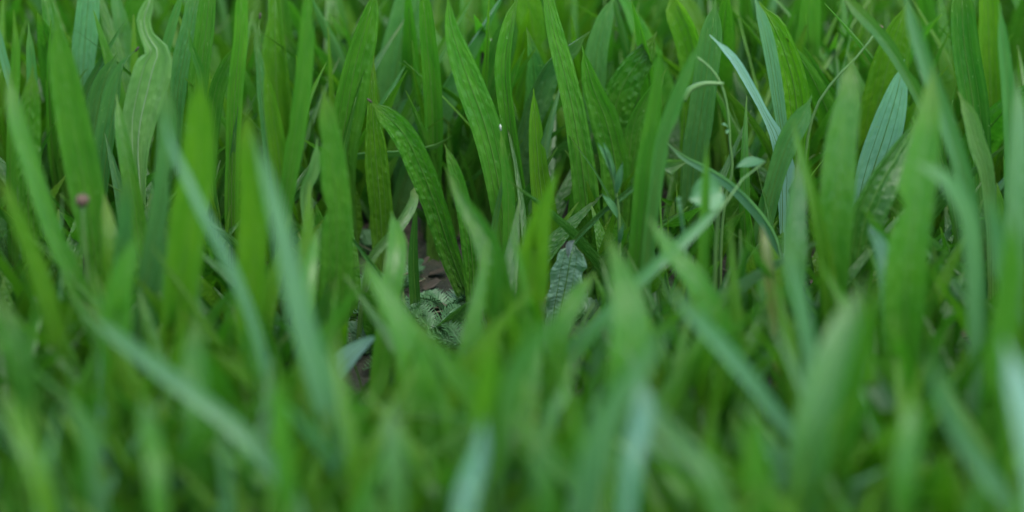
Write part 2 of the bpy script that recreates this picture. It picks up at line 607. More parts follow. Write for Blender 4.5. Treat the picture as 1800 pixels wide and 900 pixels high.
PL([(1162, 62), (1155, 150), (1146, 230), (1137, 310), (1130, 400), (1122, 480)], [4, 20, 34, 44, 44, 38], 1.05, 'g',
   "soft upright leaf drawn out into a long thin tip", yaw=-16)
PL([(1238, 58), (1206, 130), (1182, 190), (1163, 255), (1150, 340)], [5, 20, 27, 28, 24], 1.04, (0.055, 0.165, 0.035),
   "soft blue-green leaf sloping up to meet the thin pale grass leaf", yaw=20)
PL([(1258, -2), (1251, 60), (1242, 130), (1231, 210), (1220, 290), (1215, 360)], [6, 42, 46, 48, 46, 40], 1.17, 'b',
   "long leaf with pale margins behind the curled stem", yaw=-8, plait=0.03)
GL([(1247, 61), (1288, 103), (1318, 153), (1344, 203), (1364, 250), (1374, 320), (1375, 400)], [4, 11, 12, 12, 24, 38, 30], 1.12, (0.15, 0.29, 0.23),
   "thin pale grass leaf arching down over green leaves", yaw=50)
PL([(1334, 2), (1362, 50), (1386, 112), (1400, 180), (1402, 260), (1395, 350)], [8, 40, 50, 52, 48, 36], 1.15, 'y',
   "yellow-green leaf with beaded pucker rows beside a pale blue stripe leaf", mat=M_QUILT, yaw=-10, plait=0.10, wave=0.08)
PL([(1325, -10), (1345, 60), (1358, 130), (1370, 210), (1380, 280)], [10, 20, 22, 20, 18], 1.13, 'p',
   "pale blue-green strip of leaf edge-on before the beaded leaf", yaw=44)
PL([(1590, 104), (1576, 165), (1557, 230), (1537, 292), (1520, 350), (1510, 420)], [4, 40, 60, 62, 48, 30], 1.12, (0.135, 0.28, 0.19),
   "sharp pale silver-blue pointed leaf standing out among green ones", yaw=14, chan=0.12, plait=0.012, wave=0.02)
PL([(1612, 212), (1580, 265), (1548, 318), (1522, 375), (1508, 440)], [10, 46, 64, 66, 50], 1.06, 'd',
   "deep green ribbed leaf crossing in front of the silver-blue leaf", mat=M_QUILT, yaw=24, plait=0.12)
PL([(1596, 2), (1575, 60), (1555, 135), (1538, 205), (1530, 280)], [8, 54, 72, 70, 50], 1.19, 'y',
   "wide yellow-green leaf behind the silver-blue leaf", yaw=10, plait=0.07)
GL([(1470, -20), (1508, 22), (1545, 60), (1582, 112), (1618, 178), (1650, 260)], [16, 22, 23, 23, 22, 18], 1.10, 'd',
   "straight dark grass leaf crossing diagonally near the brown bud", yaw=20)
PL([(1427, 168), (1410, 205), (1386, 248), (1368, 300)], [4, 34, 40, 34], 1.11, 'b',
   "short pointed blue-green leaf next to the pale stalk", yaw=-14)
PL([(1684, 160), (1704, 205), (1716, 250), (1731, 295), (1738, 360)], [8, 24, 30, 28, 22], 1.08, 's',
   "curled pale green leaf between big soft leaves", wave=0.15, yaw=24)
PL([(1210, 283), (1192, 286), (1172, 290), (1152, 298)], [20, 30, 28, 12], 1.09, 'b',
   "small ribbed leaf lying flat beside the round weed leaf", yaw=40, plait=0.1)
GL([(1172, 250), (1200, 275), (1240, 296), (1286, 326), (1332, 372), (1362, 420), (1375, 480)], [5, 9, 14, 17, 20, 20, 18], 1.08, (0.12, 0.24, 0.14),
   "pale striped grass leaf arching down past the round weed leaf", yaw=-40)
PL([(1010, 430), (1002, 455), (994, 500), (984, 550), (976, 600)], [34, 58, 60, 52, 36], 1.085, (0.15, 0.27, 0.19),
   "crumpled silvery leaf at soil level with a dark midrib", wave=0.25, yaw=6, plait=0.12)

# ---- sharp and nearly sharp leaves on the west side
PL([(270, -30), (262, 5), (253, 34), (260, 64), (277, 90), (269, 120), (258, 165), (247, 215), (243, 265), (246, 320), (252, 400)],
   [12, 20, 25, 26, 46, 66, 68, 58, 42, 24, 14], 1.11, (0.12, 0.235, 0.07), "pale crinkled leaf with white veins and a twisted ribbon tip", mat=M_QUILT, pale=True,
   veins=True, yaw=-8, twist=20, chan=0.3, plait=0.2, wave=0.16, N=48)
PL([(99, 22), (107, 95), (124, 195), (143, 300), (160, 400), (168, 470)], [6, 44, 60, 64, 58, 44], 1.03, 'g',
   "big puckered leaf leaning slightly in the crowd above the pink bud", mat=M_QUILT, yaw=12, wave=0.07, plait=0.08)
PL([(160, -50), (152, 40), (147, 110), (143, 180), (140, 260)], [36, 44, 42, 26, 16], 1.21, 'p',
   "pale blue-green leaf tapering down to a narrow foot", yaw=-12, plait=0.02)
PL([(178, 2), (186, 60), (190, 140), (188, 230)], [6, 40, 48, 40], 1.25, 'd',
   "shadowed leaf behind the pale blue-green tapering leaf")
PL([(245, -40), (228, 40), (222, 120), (225, 200)], [30, 56, 58, 44], 1.28, 'g',
   "broad leaf behind the twisted ribbon tip")
PL([(207, 92), (182, 148), (167, 230), (165, 320)], [8, 42, 44, 34], 1.17, 'b',
   "dull blue leaf half hidden behind the leaf with a withered brown tip", yaw=26)
PL([(240, 88), (216, 112), (204, 170), (190, 255), (180, 340)], [5, 10, 34, 38, 28], 1.12, 'b',
   "leaf with a withered brown stalk-like tip", tipdry=True, yaw=-30, chan=0.6)
PL([(205, 165), (213, 230), (226, 300), (238, 380)], [4, 22, 30, 34], 1.07, 'g',
   "small pointed leaf in front of the pale crinkled leaf", yaw=10)
PL([(292, 136), (299, 195), (298, 260), (286, 340), (268, 440), (248, 550)], [6, 40, 46, 42, 38, 34], 0.99, 'b',
   "bluish blunt-tipped leaf rising beside the pale crinkled leaf", yaw=-10)
GL([(24, 18), (26, 100), (20, 200), (18, 300)], [4, 16, 20, 20], 1.10, 'g', "thin leaf at the edge with a straight needle tip")
GL([(50, 38), (56, 100), (60, 180), (62, 270)], [6, 18, 22, 22], 1.13, 'b', "thin blunt leaf beside the big puckered leaf")
PL([(58, 114), (53, 180), (48, 280), (50, 380)], [5, 36, 44, 40], 1.08, 'g', "leaf with fine dimples half covered by softer leaves", mat=M_QUILT, wave=0.1)
GL([(-6, 30), (6, 100), (24, 165), (40, 250)], [6, 14, 16, 16], 1.12, 'p', "thin pale leaf slanting out of the edge")
PL([(425, 70), (398, 108), (378, 160), (370, 230)], [5, 26, 30, 26], 1.13, 'd', "dark leaf pointing up sideways above the big soft leaf", yaw=30)
PL([(331, 48), (338, 85), (353, 128), (360, 190)], [3, 12, 15, 14], 1.12, 'd', "little dark spike of a leaf with a brown speck")
PL([(350, -40), (336, 45), (321, 110), (312, 175), (310, 260)], [30, 36, 36, 30, 22], 1.18, 'b', "smooth blue-green leaf beside the twisted ribbon tip", yaw=-20)
PL([(322, -20), (302, 45), (290, 95), (285, 160)], [10, 18, 18, 14], 1.19, 'b', "narrow leaf leaning away from the twisted ribbon tip")
PL([(372, -50), (364, 40), (352, 140), (348, 240)], [24, 34, 36, 28], 1.16, 'g', "leaf with a pale straight margin near the dark spike")
PL([(424, -40), (422, 60), (413, 160), (408, 290)], [22, 28, 30, 26], 1.12, 'g', "straight parallel-sided leaf behind the dark sideways leaf")
PL([(545, -40), (539, 50), (530, 150), (516, 250), (502, 340)], [24, 28, 32, 34, 28], 1.07, 'g', "tall plain leaf leaning behind the tall upright bright leaf", yaw=20)
PL([(457, 30), (450, 80), (456, 125), (462, 180), (470, 260)], [5, 14, 18, 24, 22], 1.11, 'b', "thin crimped leaf with a dark curled tip", wave=0.22, tipdry=True, yaw=26)
PL([(464, 112), (478, 190), (490, 270), (497, 350)], [4, 28, 34, 30], 1.09, 'y', "narrow yellow-green leaf with a brown blotch", mat=M_QUILT, wave=0.09)
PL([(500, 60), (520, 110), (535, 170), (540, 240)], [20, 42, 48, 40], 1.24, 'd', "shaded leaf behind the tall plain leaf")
PL([(728, 330), (722, 360), (692, 405), (652, 450), (640, 500)], [10, 18, 20, 18, 14], 1.07, 's', "pale hooked leaf curling over beside the soil gap", yaw=40)
GL([(731, 360), (727, 450), (731, 535)], [5, 18, 20], 1.10, 'd', "thin dark upright leaf in the soil gap")
PL([(688, 372), (698, 430), (690, 500), (676, 590)], [4, 42, 48, 44], 0.99, 'g', "soft upright leaf standing before the soil gap", yaw=-8)
PL([(842, 521), (806, 549), (772, 580), (750, 620)], [4, 28, 30, 22], 1.08, 'b', "pale leaf tip lying low over the feathery weed", yaw=40)
PL([(666, 588), (636, 610), (606, 640), (570, 690)], [3, 26, 44, 44], 1.00, (0.19, 0.34, 0.28), "pale blue leaf tip catching the sky low between stalks", yaw=-38, twist=2, dy=0.001, wave=0.02)  # pale blue base colour stands in for the sky's sheen

# ---- soft leaves in front, west half
PL([(12, 118), (28, 200), (62, 310), (98, 415), (138, 500), (172, 580)], [8, 36, 42, 42, 42, 38], 0.96, 'g',
   "long soft leaf slanting down with a pale glint halfway", yaw=-14)
PL([(-8, 295), (28, 385), (64, 480), (95, 590), (110, 690)], [10, 34, 40, 40, 36], 0.92, 'y', "yellow-green blurred leaf slanting at the edge")
PL([(250, 402), (220, 470), (206, 550), (200, 640), (192, 760)], [8, 60, 82, 80, 60], 0.89, 'g', "wide saturated green blurred leaf below the pink bud", yaw=12)
PL([(222, 293), (226, 350), (220, 430), (212, 520)], [8, 30, 34, 34], 0.97, 'b', "soft pale blunt leaf between the bud and the bluish leaf")
PL([(183, 340), (190, 420), (195, 500)], [10, 34, 36], 0.98, 'y', "short yellow-green leaf behind the wide saturated leaf")
PL([(352, 128), (352, 200), (346, 300), (332, 400), (316, 520), (302, 640)], [8, 60, 80, 82, 72, 56], 0.95, 'y',
   "large blurred leaf with a bluish tip and mottled blade", yaw=-8, wave=0.08)
GL([(288, 205), (302, 258), (324, 305), (352, 366), (396, 450), (432, 535), (460, 620), (478, 710)], [6, 14, 20, 24, 26, 26, 26, 24], 0.86, 'p',
   "long pale blurred grass leaf sloping across darker leaves", yaw=24)
PL([(432, 182), (440, 255), (448, 350), (448, 450), (442, 560), (440, 660)], [6, 44, 62, 66, 60, 46], 0.94, 'y', "blurred yellow-green leaf with a thin soft tip")
PL([(446, 232), (478, 345), (502, 440), (524, 540), (552, 640), (582, 750), (612, 890)], [8, 40, 54, 66, 72, 70, 66], 0.83, 'p',
   "long broad pale blue-green blurred leaf running down to the bottom edge", yaw=14)
PL([(150, 548), (225, 606), (300, 662), (372, 718), (434, 772), (498, 848), (540, 930)], [14, 42, 48, 50, 50, 48, 44], 0.78, 'p',
   "long pale blurred leaf lying diagonally across the others", yaw=10, dy=0.05)
GL([(392, 735), (394, 800), (400, 870), (404, 930)], [18, 24, 24, 24], 0.76, 'p', "short pale blurred strip hanging from the diagonal leaf")
PL([(2, 672), (35, 750), (70, 830), (92, 920)], [12, 54, 60, 54], 0.75, 'y', "thick yellow-green blurred leaf at the lower corner")
PL([(-5, 510), (25, 580), (46, 650), (60, 730)], [10, 44, 48, 40], 0.85, 'd', "dark blurred leaf at the edge above the lower corner")
PL([(106, 682), (148, 755), (166, 830), (172, 920)], [10, 46, 48, 44], 0.77, 'p', "pale blurred leaf with a rounded tip near the lower corner")
PL([(290, 378), (286, 450), (272, 540), (262, 620)], [6, 24, 26, 24], 0.99, 'b', "thin bluish leaf seen between two blurred leaves")
PL([(584, 566), (600, 680), (620, 780), (634, 900)], [6, 32, 40, 42], 0.79, 'y', "narrow yellow-green blurred leaf beside the long broad pale leaf")
PL([(627, 452), (664, 500), (700, 565), (728, 645), (742, 740), (748, 860)], [5, 42, 72, 98, 104, 90], 0.88, 'g',
   "large blurred triangular leaf with a sharp tip near the soil gap", yaw=10)
PL([(784, 294), (814, 350), (848, 405), (872, 470), (880, 560), (876, 650)], [8, 32, 50, 68, 78, 70], 0.98, 'g',
   "glossy soft leaf hooking up to a rounded tip in the middle", yaw=-12)
PL([(986, 288), (962, 345), (940, 420), (932, 510), (922, 610)], [6, 26, 62, 70, 64], 0.97, 'y', "soft yellow-green leaf with a thin sideways tip in the middle", yaw=8)
GL([(560, 400), (545, 470), (535, 560), (530, 660)], [6, 30, 36, 34], 0.95, 'g', "soft plain leaf at the foot of the tall upright bright leaf")
PL([(345, 560), (345, 640), (350, 730), (352, 830)], [20, 70, 72, 60], 0.82, 'g', "wide blurred leaf above the diagonal pale leaf")
PL([(250, 690), (262, 760), (275, 840), (280, 920)], [10, 50, 54, 50], 0.74, 'g', "low blurred leaf under the diagonal pale leaf")
PL([(480, 640), (490, 730), (500, 820), (505, 920)], [10, 52, 56, 50], 0.77, 'g', "blurred green leaf between two pale blurred leaves")
PL([(690, 700), (690, 770), (695, 850), (700, 930)], [10, 50, 56, 52], 0.74, 'b', "blurred bluish leaf below the large triangular leaf")

# ---- soft leaves in front, east half
PL([(1067, 412), (1092, 480), (1108, 560), (1102, 660), (1092, 780)], [6, 60, 104, 112, 90], 0.85, 'g', "big blurred triangular leaf in the lower middle", yaw=-10)
PL([(1138, 380), (1180, 445), (1220, 492), (1260, 562), (1292, 645), (1314, 740)], [8, 40, 50, 52, 52, 48], 0.92, 'g', "blurred green leaf slanting down beneath the round weed leaf")
GL([(1164, 494), (1214, 550), (1262, 603), (1312, 662), (1352, 715), (1398, 775), (1430, 850)], [6, 28, 36, 38, 38, 36, 34], 0.84, 'p', "pale shiny blurred grass leaf slanting down toward the dark soil hole", yaw=40, dy=-0.02)
GL([(1278, 352), (1226, 400), (1180, 441), (1130, 486), (1080, 545), (1050, 620)], [6, 22, 28, 28, 28, 26], 0.94, 'p', "pale blue blurred leaf slanting up the other way across green leaves", yaw=20)
GL([(1243, 250), (1241, 330), (1238, 420), (1236, 520)], [5, 20, 24, 24], 0.99, 'g', "thin soft leaf standing in front of the round weed leaf")
GL([(1128, 672), (1127, 730), (1112, 800), (1100, 900)], [24, 50, 48, 40], 0.71, (0.10, 0.225, 0.15), "bright pale blurred leaf tip low in the middle", yaw=10, dy=0.05)  # whole leaf coloured pale to paint the sky glint on its tip
GL([(852, 735), (842, 800), (822, 862), (810, 930)], [8, 34, 52, 46], 0.69, (0.10, 0.225, 0.15), "bright pale blurred fold at the bottom of the frame", yaw=10, dy=0.05)  # sky glint of the fold painted as pale leaf colour
PL([(1032, 527), (986, 560), (940, 600), (904, 655), (882, 730), (870, 820)], [8, 36, 52, 56, 54, 48], 0.80, 'b', "blurred blue-green leaf bending over below the silvery leaf", yaw=24, dy=-0.02)
PL([(1047, 478), (1012, 522), (986, 580), (975, 660)], [6, 40, 48, 44], 0.91, 'g', "soft green leaf tip beside the silvery crumpled leaf")
PL([(868, 560), (866, 650), (860, 740), (855, 840)], [16, 66, 74, 64], 0.80, 'y', "wide yellow-green blurred leaf at the lower centre")
GL([(1018, 612), (986, 690), (962, 740), (945, 820)], [8, 30, 34, 30], 0.80, 'b', "thin blurred bluish leaf under the bent blue-green leaf")
PL([(1188, 552), (1120, 640), (1062, 725), (1034, 820), (1015, 930)], [10, 64, 88, 92, 84], 0.75, 'p', "huge pale blue-green blurred leaf at the bottom", yaw=16)
PL([(1158, 712), (1200, 780), (1250, 842), (1280, 920)], [10, 40, 44, 40], 0.71, 'b', "low blurred leaf slanting to the bottom edge beside the bright pale tip")
PL([(1497, 92), (1491, 170), (1477, 260), (1471, 350), (1466, 450), (1462, 550)], [8, 50, 72, 78, 72, 60], 0.99, 'g', "tall soft green leaf with a long taper in front of the pale stalk", yaw=8)
GL([(1392, 208), (1410, 270), (1430, 340), (1445, 420), (1455, 510)], [6, 20, 26, 28, 26], 0.98, 'y', "narrow soft yellow-green leaf against the tall soft green leaf")
PL([(1402, 275), (1396, 350), (1392, 430), (1392, 520)], [8, 46, 54, 48], 0.98, 'b', "broad soft bluish leaf beside the narrow yellow-green leaf")
GL([(1372, 405), (1394, 470), (1415, 560), (1428, 650), (1434, 760)], [8, 34, 42, 44, 42], 0.86, 'p', "pale blurred leaf leaning over the dark soil hole")
PL([(1642, 110), (1632, 215), (1614, 330), (1598, 450), (1590, 580), (1580, 720)], [8, 56, 84, 92, 88, 70], 0.93, 'g', "large soft leaf with a pale cast beside the silver-blue leaf", yaw=-12)
GL([(1588, -20), (1620, 90), (1656, 190), (1682, 268), (1702, 340), (1715, 430)], [20, 34, 38, 38, 36, 30], 0.99, 'b', "soft bluish leaf crossing the straight dark grass leaf")
GL([(1602, 284), (1648, 308), (1680, 345), (1697, 385), (1706, 460), (1710, 560)], [8, 28, 38, 40, 36, 32], 0.90, 'p', "soft pale leaf bending over with a bright shoulder", yaw=40, dy=-0.02)
GL([(1728, 325), (1745, 385), (1756, 460), (1760, 560)], [14, 38, 40, 36], 0.89, 'p', "soft pale leaf with a shining bend near the edge", yaw=30, dy=-0.02)
PL([(1787, 128), (1785, 220), (1780, 330), (1776, 450), (1775, 570)], [6, 36, 46, 48, 42], 0.96, 'p', "soft upright pale blue leaf at the edge")
PL([(1516, 490), (1490, 580), (1460, 672), (1436, 770), (1420, 930)], [10, 80, 108, 112, 100], 0.78, 'b', "huge blurred leaf half pale blue rising from the bottom", yaw=-22, chan=0.5)
PL([(1548, 470), (1530, 580), (1500, 690), (1480, 800), (1470, 920)], [10, 60, 76, 76, 66], 0.81, 'g', "huge blurred green leaf touching the pale one at the bottom")
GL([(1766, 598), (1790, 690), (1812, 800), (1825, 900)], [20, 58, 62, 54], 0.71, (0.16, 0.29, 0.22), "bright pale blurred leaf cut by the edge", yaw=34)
GL([(1628, 612), (1655, 690), (1690, 770), (1732, 832), (1778, 905)], [12, 34, 42, 44, 42], 0.76, 'p', "pale blurred grass leaf slanting into the lower corner", yaw=30, dy=-0.02)
PL([(1694, 478), (1666, 530), (1638, 590), (1624, 655), (1620, 730)], [8, 44, 54, 52, 44], 0.99, 'd', "dark soft leaf pointing up beside the small soil hole", yaw=20)
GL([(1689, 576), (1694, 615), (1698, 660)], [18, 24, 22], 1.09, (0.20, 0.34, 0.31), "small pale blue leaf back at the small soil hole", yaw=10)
PL([(1778, 370), (1766, 480), (1752, 600), (1742, 760)], [10, 72, 86, 76], 0.85, 'g', "wide blurred green leaf near the edge under the shining bend")
PL([(1690, -40), (1694, 70), (1710, 180), (1720, 290)], [36, 46, 48, 40], 1.14, 'd', "tall dark green leaf behind the curled pale leaf")
PL([(1735, -50), (1738, 60), (1741, 160), (1742, 260)], [36, 42, 44, 36], 1.21, 'y', "upright yellow-green leaf behind the tall dark green leaf")
GL([(1757, 5), (1764, 80), (1772, 160), (1775, 250)], [6, 20, 24, 22], 1.08, 'b', "thin bluish leaf near the top edge corner")
PL([(1425, -50), (1421, 50), (1416, 150), (1415, 240)], [36, 46, 46, 38], 1.24, 'g', "plain upright leaf next to the grey bud")
PL([(1528, 395), (1545, 440), (1556, 510), (1560, 600)], [8, 34, 38, 34], 0.95, 'p', "soft pale leaf drooping below the deep green ribbed leaf", yaw=36)
PL([(1340, 470), (1335, 540), (1330, 600)], [8, 34, 40], 1.02, 'g', "short soft leaf standing over the dark soil hole")
GL([(1338, 396), (1345, 440), (1352, 500), (1362, 590)], [8, 24, 24, 18], 0.97, (0.095, 0.125, 0.030), "browning soft leaf at the foot of the striped grass leaf")
PL([(1610, 690), (1600, 760), (1592, 840), (1588, 930)], [12, 60, 66, 58], 0.76, 'g', "blurred green leaf at the bottom beside the slanting pale grass leaf")
PL([(1330, 700), (1330, 770), (1335, 850), (1340, 930)], [12, 60, 66, 58], 0.74, 'g', "blurred green leaf at the bottom under the dark soil hole")
PL([(950, 730), (955, 790), (960, 860), (962, 930)], [12, 52, 60, 54], 0.72, 'd', "dark blurred leaf at the bottom between two bright pale leaves")

HEROES = len([o for o in scene.objects if o.name.startswith(("plantain_leaf", "grass_leaf"))])

# ------------------------------------------------------------------ small weeds, buds and stalks
def path3(px, Y, n=14):
    C, _ = spline([list(at(x, y, Y)) for x, y in px], n)
    return C


def flat_leaf(parent, name, p0, p1, width, mat, up=(0, -0.5, 0.85), cup=0.15, n=9, round_=1.0, origin=None):
    """small leaf from its foot p0 to its tip p1"""
    p0, p1 = np.array(p0), np.array(p1)
    d = p1 - p0
    s = np.linspace(0, 1, n)
    C = p0 + d * s[:, None]
    side = np.cross(d, np.array(up))
    side /= np.linalg.norm(side) + 1e-9
    nr = np.cross(side, d)
    nr /= np.linalg.norm(nr) + 1e-9
    ln = np.linalg.norm(d)
    W = width * np.sin(np.pi * np.clip(s, 0.03, 0.985) ** (0.8 if round_ > 0.5 else 1.1)) ** (0.55 if round_ > 0.5 else 0.9)
    V, F, UV = [], [], []
    us = (-1, -0.5, 0, 0.5, 1)
    for i in range(n):
        for u in us:
            V.append(C[i] + side * u * W[i] * 0.5 + nr * (cup * width * (u * u - 0.3) + 0.10 * ln * math.sin(math.pi * s[i])) - (origin if origin is not None else 0))
            UV.append((u * 0.5, s[i]))
    for i in range(n - 1):
        for k in range(4):
            F.append((i * 5 + k, i * 5 + k + 1, (i + 1) * 5 + k + 1, (i + 1) * 5 + k))
    o = link_mesh(name, V, F, mat, parent, UV)
    o.color = (0.10, 0.22, 0.10, 1)
    return o


def plant_root(name, loc, label, cat, group=None):
    e = bpy.data.objects.new(name, None)
    col.objects.link(e)
    e.location = loc
    e.empty_display_size = 0.01
    tag(e, label, cat, group)
    return e


def stem_part(root, name, C, r0, r1, mat, k=7):
    v, f = tube(np.array(C) - np.array(root.location), np.linspace(r0, r1, len(C)), k)
    return link_mesh(name, v, f, mat, root)


def ball(root, name, c, rad, mat, seed=0, sq=(1, 1, 1), bumps=0.25):
    V, F = [], []
    nu, nv = 14, 10
    for i in range(nv + 1):
        th = math.pi * i / nv
        for j in range(nu):
            ph = 2 * math.pi * j / nu
            d = Vector((math.sin(th) * math.cos(ph), math.sin(th) * math.sin(ph), math.cos(th)))
            rr = rad * (1 + bumps * noise.noise(d * 3.2 + Vector((seed, 0, 0))))
            V.append((c[0] + d.x * rr * sq[0], c[1] + d.y * rr * sq[1], c[2] + d.z * rr * sq[2]))
    for i in range(nv):
        for j in range(nu):
            F.append((i * nu + j, i * nu + (j + 1) % nu, (i + 1) * nu + (j + 1) % nu, (i + 1) * nu + j))
    return link_mesh(name, V, F, mat, root)


# pink-brown bud on a stalk among the west leaves
C = path3([(145, 356), (148, 420), (154, 500), (158, 600)], 0.99)
C[-1][2] = 0.0
rt = plant_root("flower_stalk", C[-1], "round pink-brown bud on a thin stalk among soft green leaves", "flower bud")
stem_part(rt, "stem", C, 0.0009, 0.0012, M_STEM)
ball(rt, "bud", C[0] - C[-1] + np.array([0, 0, 0.001]), 0.0030, M_BUD, 2, (1, 1, 0.9), 0.5)

# pale dry stalk with a brown bud, top of the east side
C = path3([(1545, 48), (1512, 94), (1467, 140), (1432, 195), (1415, 280), (1410, 420)], 1.13)
rt = plant_root("flower_stalk", C[-1], "thin pale stalk bending up to a small brown bud", "stalk")
stem_part(rt, "stem", C, 0.0006, 0.0009, M_STEM)
ball(rt, "bud", C[0] - C[-1], 0.0017, M_BUD, 5, (1.3, 1, 0.8))
# grey oblong bud further back
C = path3([(1437, 128), (1439, 180), (1444, 250), (1448, 330)], 1.32)
rt = plant_root("flower_stalk", C[-1], "blurred grey oblong seed head between dark leaves", "seed head")
stem_part(rt, "stem", C, 0.0008, 0.001, M_STRAW)
ball(rt, "seed_head", C[0] - C[-1] + np.array([0, 0, -0.004]), 0.0035, M_GREYBUD, 9, (0.8, 0.8, 1.9))
# brown withered flower, top middle
C = path3([(850, 78), (848, 110), (846, 160), (846, 260)], 1.24)
rt = plant_root("flower_stalk", C[-1], "withered brown flower with pale frayed petals behind sharp leaves", "dead flower")
stem_part(rt, "stem", C, 0.0013, 0.0011, M_BROWN)
for k, (dx, dz) in enumerate(((-0.006, 0.002), (-0.002, 0.004), (0.003, 0.003), (0.006, 0.0), (-0.008, -0.002))):
    p = C[0] - C[-1]
    flat_leaf(rt, "petal", p, p + np.array([dx, -0.002, dz + 0.003]), 0.0024, M_WHITE if k in (1, 3) else M_STRAW, round_=0)

# curled stem with a hooked side branch
C = path3([(1223, 99), (1249, 120), (1269, 152), (1280, 200), (1283, 250), (1287, 300), (1276, 345), (1268, 420), (1266, 540)], 1.10, 30)
rt = plant_root("curled_weed", C[-1], "thin pale curled stem with a hooked side branch", "weed stem")
stem_part(rt, "stem", C, 0.0006, 0.0009, M_STEM)
ball(rt, "stem_tip", C[0] - C[-1], 0.0010, M_STEM, 3, (1, 1, 1.4))
H = path3([(1200, 176), (1214, 157), (1238, 147), (1272, 147)], 1.098, 14)
v, f = tube(H - C[-1], np.linspace(0.0019, 0.0008, len(H)), 7)
link_mesh("side_branch", v, f, M_STEM, rt)
a = at(1281, 226, 1.10)
flat_leaf(rt, "leaflet", np.array(a) - C[-1], np.array(at(1268, 219, 1.095)) - C[-1], 0.003, M_FEATHER, round_=0)
flat_leaf(rt, "leaflet", np.array(a) - C[-1], np.array(at(1277, 236, 1.095)) - C[-1], 0.002, M_FEATHER, round_=0)

# little weed with paired narrow leaves
C = path3([(1066, 285), (1076, 308), (1084, 345), (1088, 385), (1089, 435), (1089, 520)], 1.09, 18)
rt = plant_root("weed_sprig", C[-1], "little upright weed sprig with paired narrow leaves", "weed")
stem_part(rt, "stem", C, 0.0007, 0.0010, M_STEM)


def sprig(px0, px1, wpx, Y=1.09, mat=M_PALEWEED):
    flat_leaf(rt, "leaf", np.array(at(*px0, Y)) - C[-1], np.array(at(*px1, Y - 0.004)) - C[-1], wpx * 1.2 * K, mat, round_=0)


sprig((1078, 312), (1050, 252), 13)
sprig((1076, 306), (1060, 250), 9)
sprig((1084, 342), (1095, 285), 13)
sprig((1087, 388), (1057, 341), 15)
sprig((1080, 320), (1068, 268), 8)
sprig((1089, 430), (1096, 392), 9)

# round-leaved weed
c = path3([(1268, 330), (1262, 380), (1258, 440), (1256, 530)], 1.03, 10)
rt = plant_root("round_leaved_weed", c[-1], "round pale blue-green weed leaf under the arching striped grass leaf", "weed")
stem_part(rt, "stem", c, 0.0007, 0.001, M_STEM)
p = np.array(at(1268, 334, 1.03)) - c[-1]
flat_leaf(rt, "leaf", p, p + np.array([-0.0150, -0.006, -0.002]), 0.0165, M_PALEWEED, up=(0, -0.9, 0.5))
p2 = np.array(at(1345, 284, 1.08)) - c[-1]
v, f = tube([c[2] - c[-1], (c[2] - c[-1] + p2) * 0.5 + np.array([0, 0, 0.004]), p2], [0.0006, 0.0005, 0.0005], 6)
link_mesh("leaf_stalk", v, f, M_STEM, rt)
flat_leaf(rt, "leaf", p2, p2 + np.array([-0.015, -0.010, 0.001]), 0.006, M_WEED, up=(0, -0.5, 0.8), round_=0)
# tiny stalk with a knob
C = path3([(1193, 352), (1200, 400), (1207, 460), (1212, 560)], 1.03, 10)
rt = plant_root("tiny_weed", C[-1], "tiny straight stalk ending in a pale knob", "weed stem")
stem_part(rt, "stem", C, 0.0009, 0.0011, M_PALEWEED)
ball(rt, "stem_tip", C[0] - C[-1], 0.0013, M_PALEWEED, 3)


def feathery(px, py, label, seed, nfr=7, ln=0.03, Y=None):
    """low weed with finely divided fronds growing on the soil"""
    rng = random.Random(seed)
    b_, Yg = None, Y
    if Yg is None:
        a_ = (450 - py) * K
        ang = PITCH - math.atan(a_)
        Yg = CZ / math.tan(ang)
    base = np.array(at(px, py, Yg))
    base[2] = max(base[2], 0.0)
    rt = plant_root("feathery_weed", base, label, "weed", "feathery weeds on the soil")
    for k in range(nfr):
        a = 2 * math.pi * k / nfr + rng.uniform(-0.4, 0.4)
        L_ = ln * rng.uniform(0.7, 1.15)
        el = rng.uniform(0.4, 1.1)
        d = np.array([math.cos(a) * math.cos(el), math.sin(a) * math.cos(el), math.sin(el)])
        s = np.linspace(0, 1, 9)
        P = np.array([d * L_ * t + np.array([0, 0, -0.35 * L_ * t * t]) for t in s])
        V, F = tube(P, np.linspace(0.0006, 0.0003, 9), 4)
        V = list(V)
        side = np.cross(d, [0, 0, 1.0])
        side /= np.linalg.norm(side)
        upv = np.cross(side, d)
        for t in np.linspace(0.2, 0.98, 11):
            o_ = d * L_ * t + np.array([0, 0, -0.35 * L_ * t * t])
            wl_ = L_ * 0.28 * math.sin(math.pi * (0.15 + 0.8 * t))
            for sg in (-1, 1):
                for (fx, fz, lw) in ((1.0, 0.45, 1.0), (0.6, 0.8, 0.7), (0.9, 0.1, 0.6)):
                    e = o_ + (side * sg * fx + d * fz + upv * rng.uniform(-0.1, 0.4)) * wl_ * lw
                    w_ = np.cross(e - o_, upv)
                    w_ = w_ / (np.linalg.norm(w_) + 1e-9) * 0.00045
                    i0 = len(V)
                    mid_ = (o_ + e) / 2
                    V += [o_, mid_ + w_, e, mid_ - w_]
                    F.append((i0, i0 + 1, i0 + 2, i0 + 3))
        link_mesh("frond", V, F, M_FEATHER if k % 3 else M_WEED, rt)
    return rt


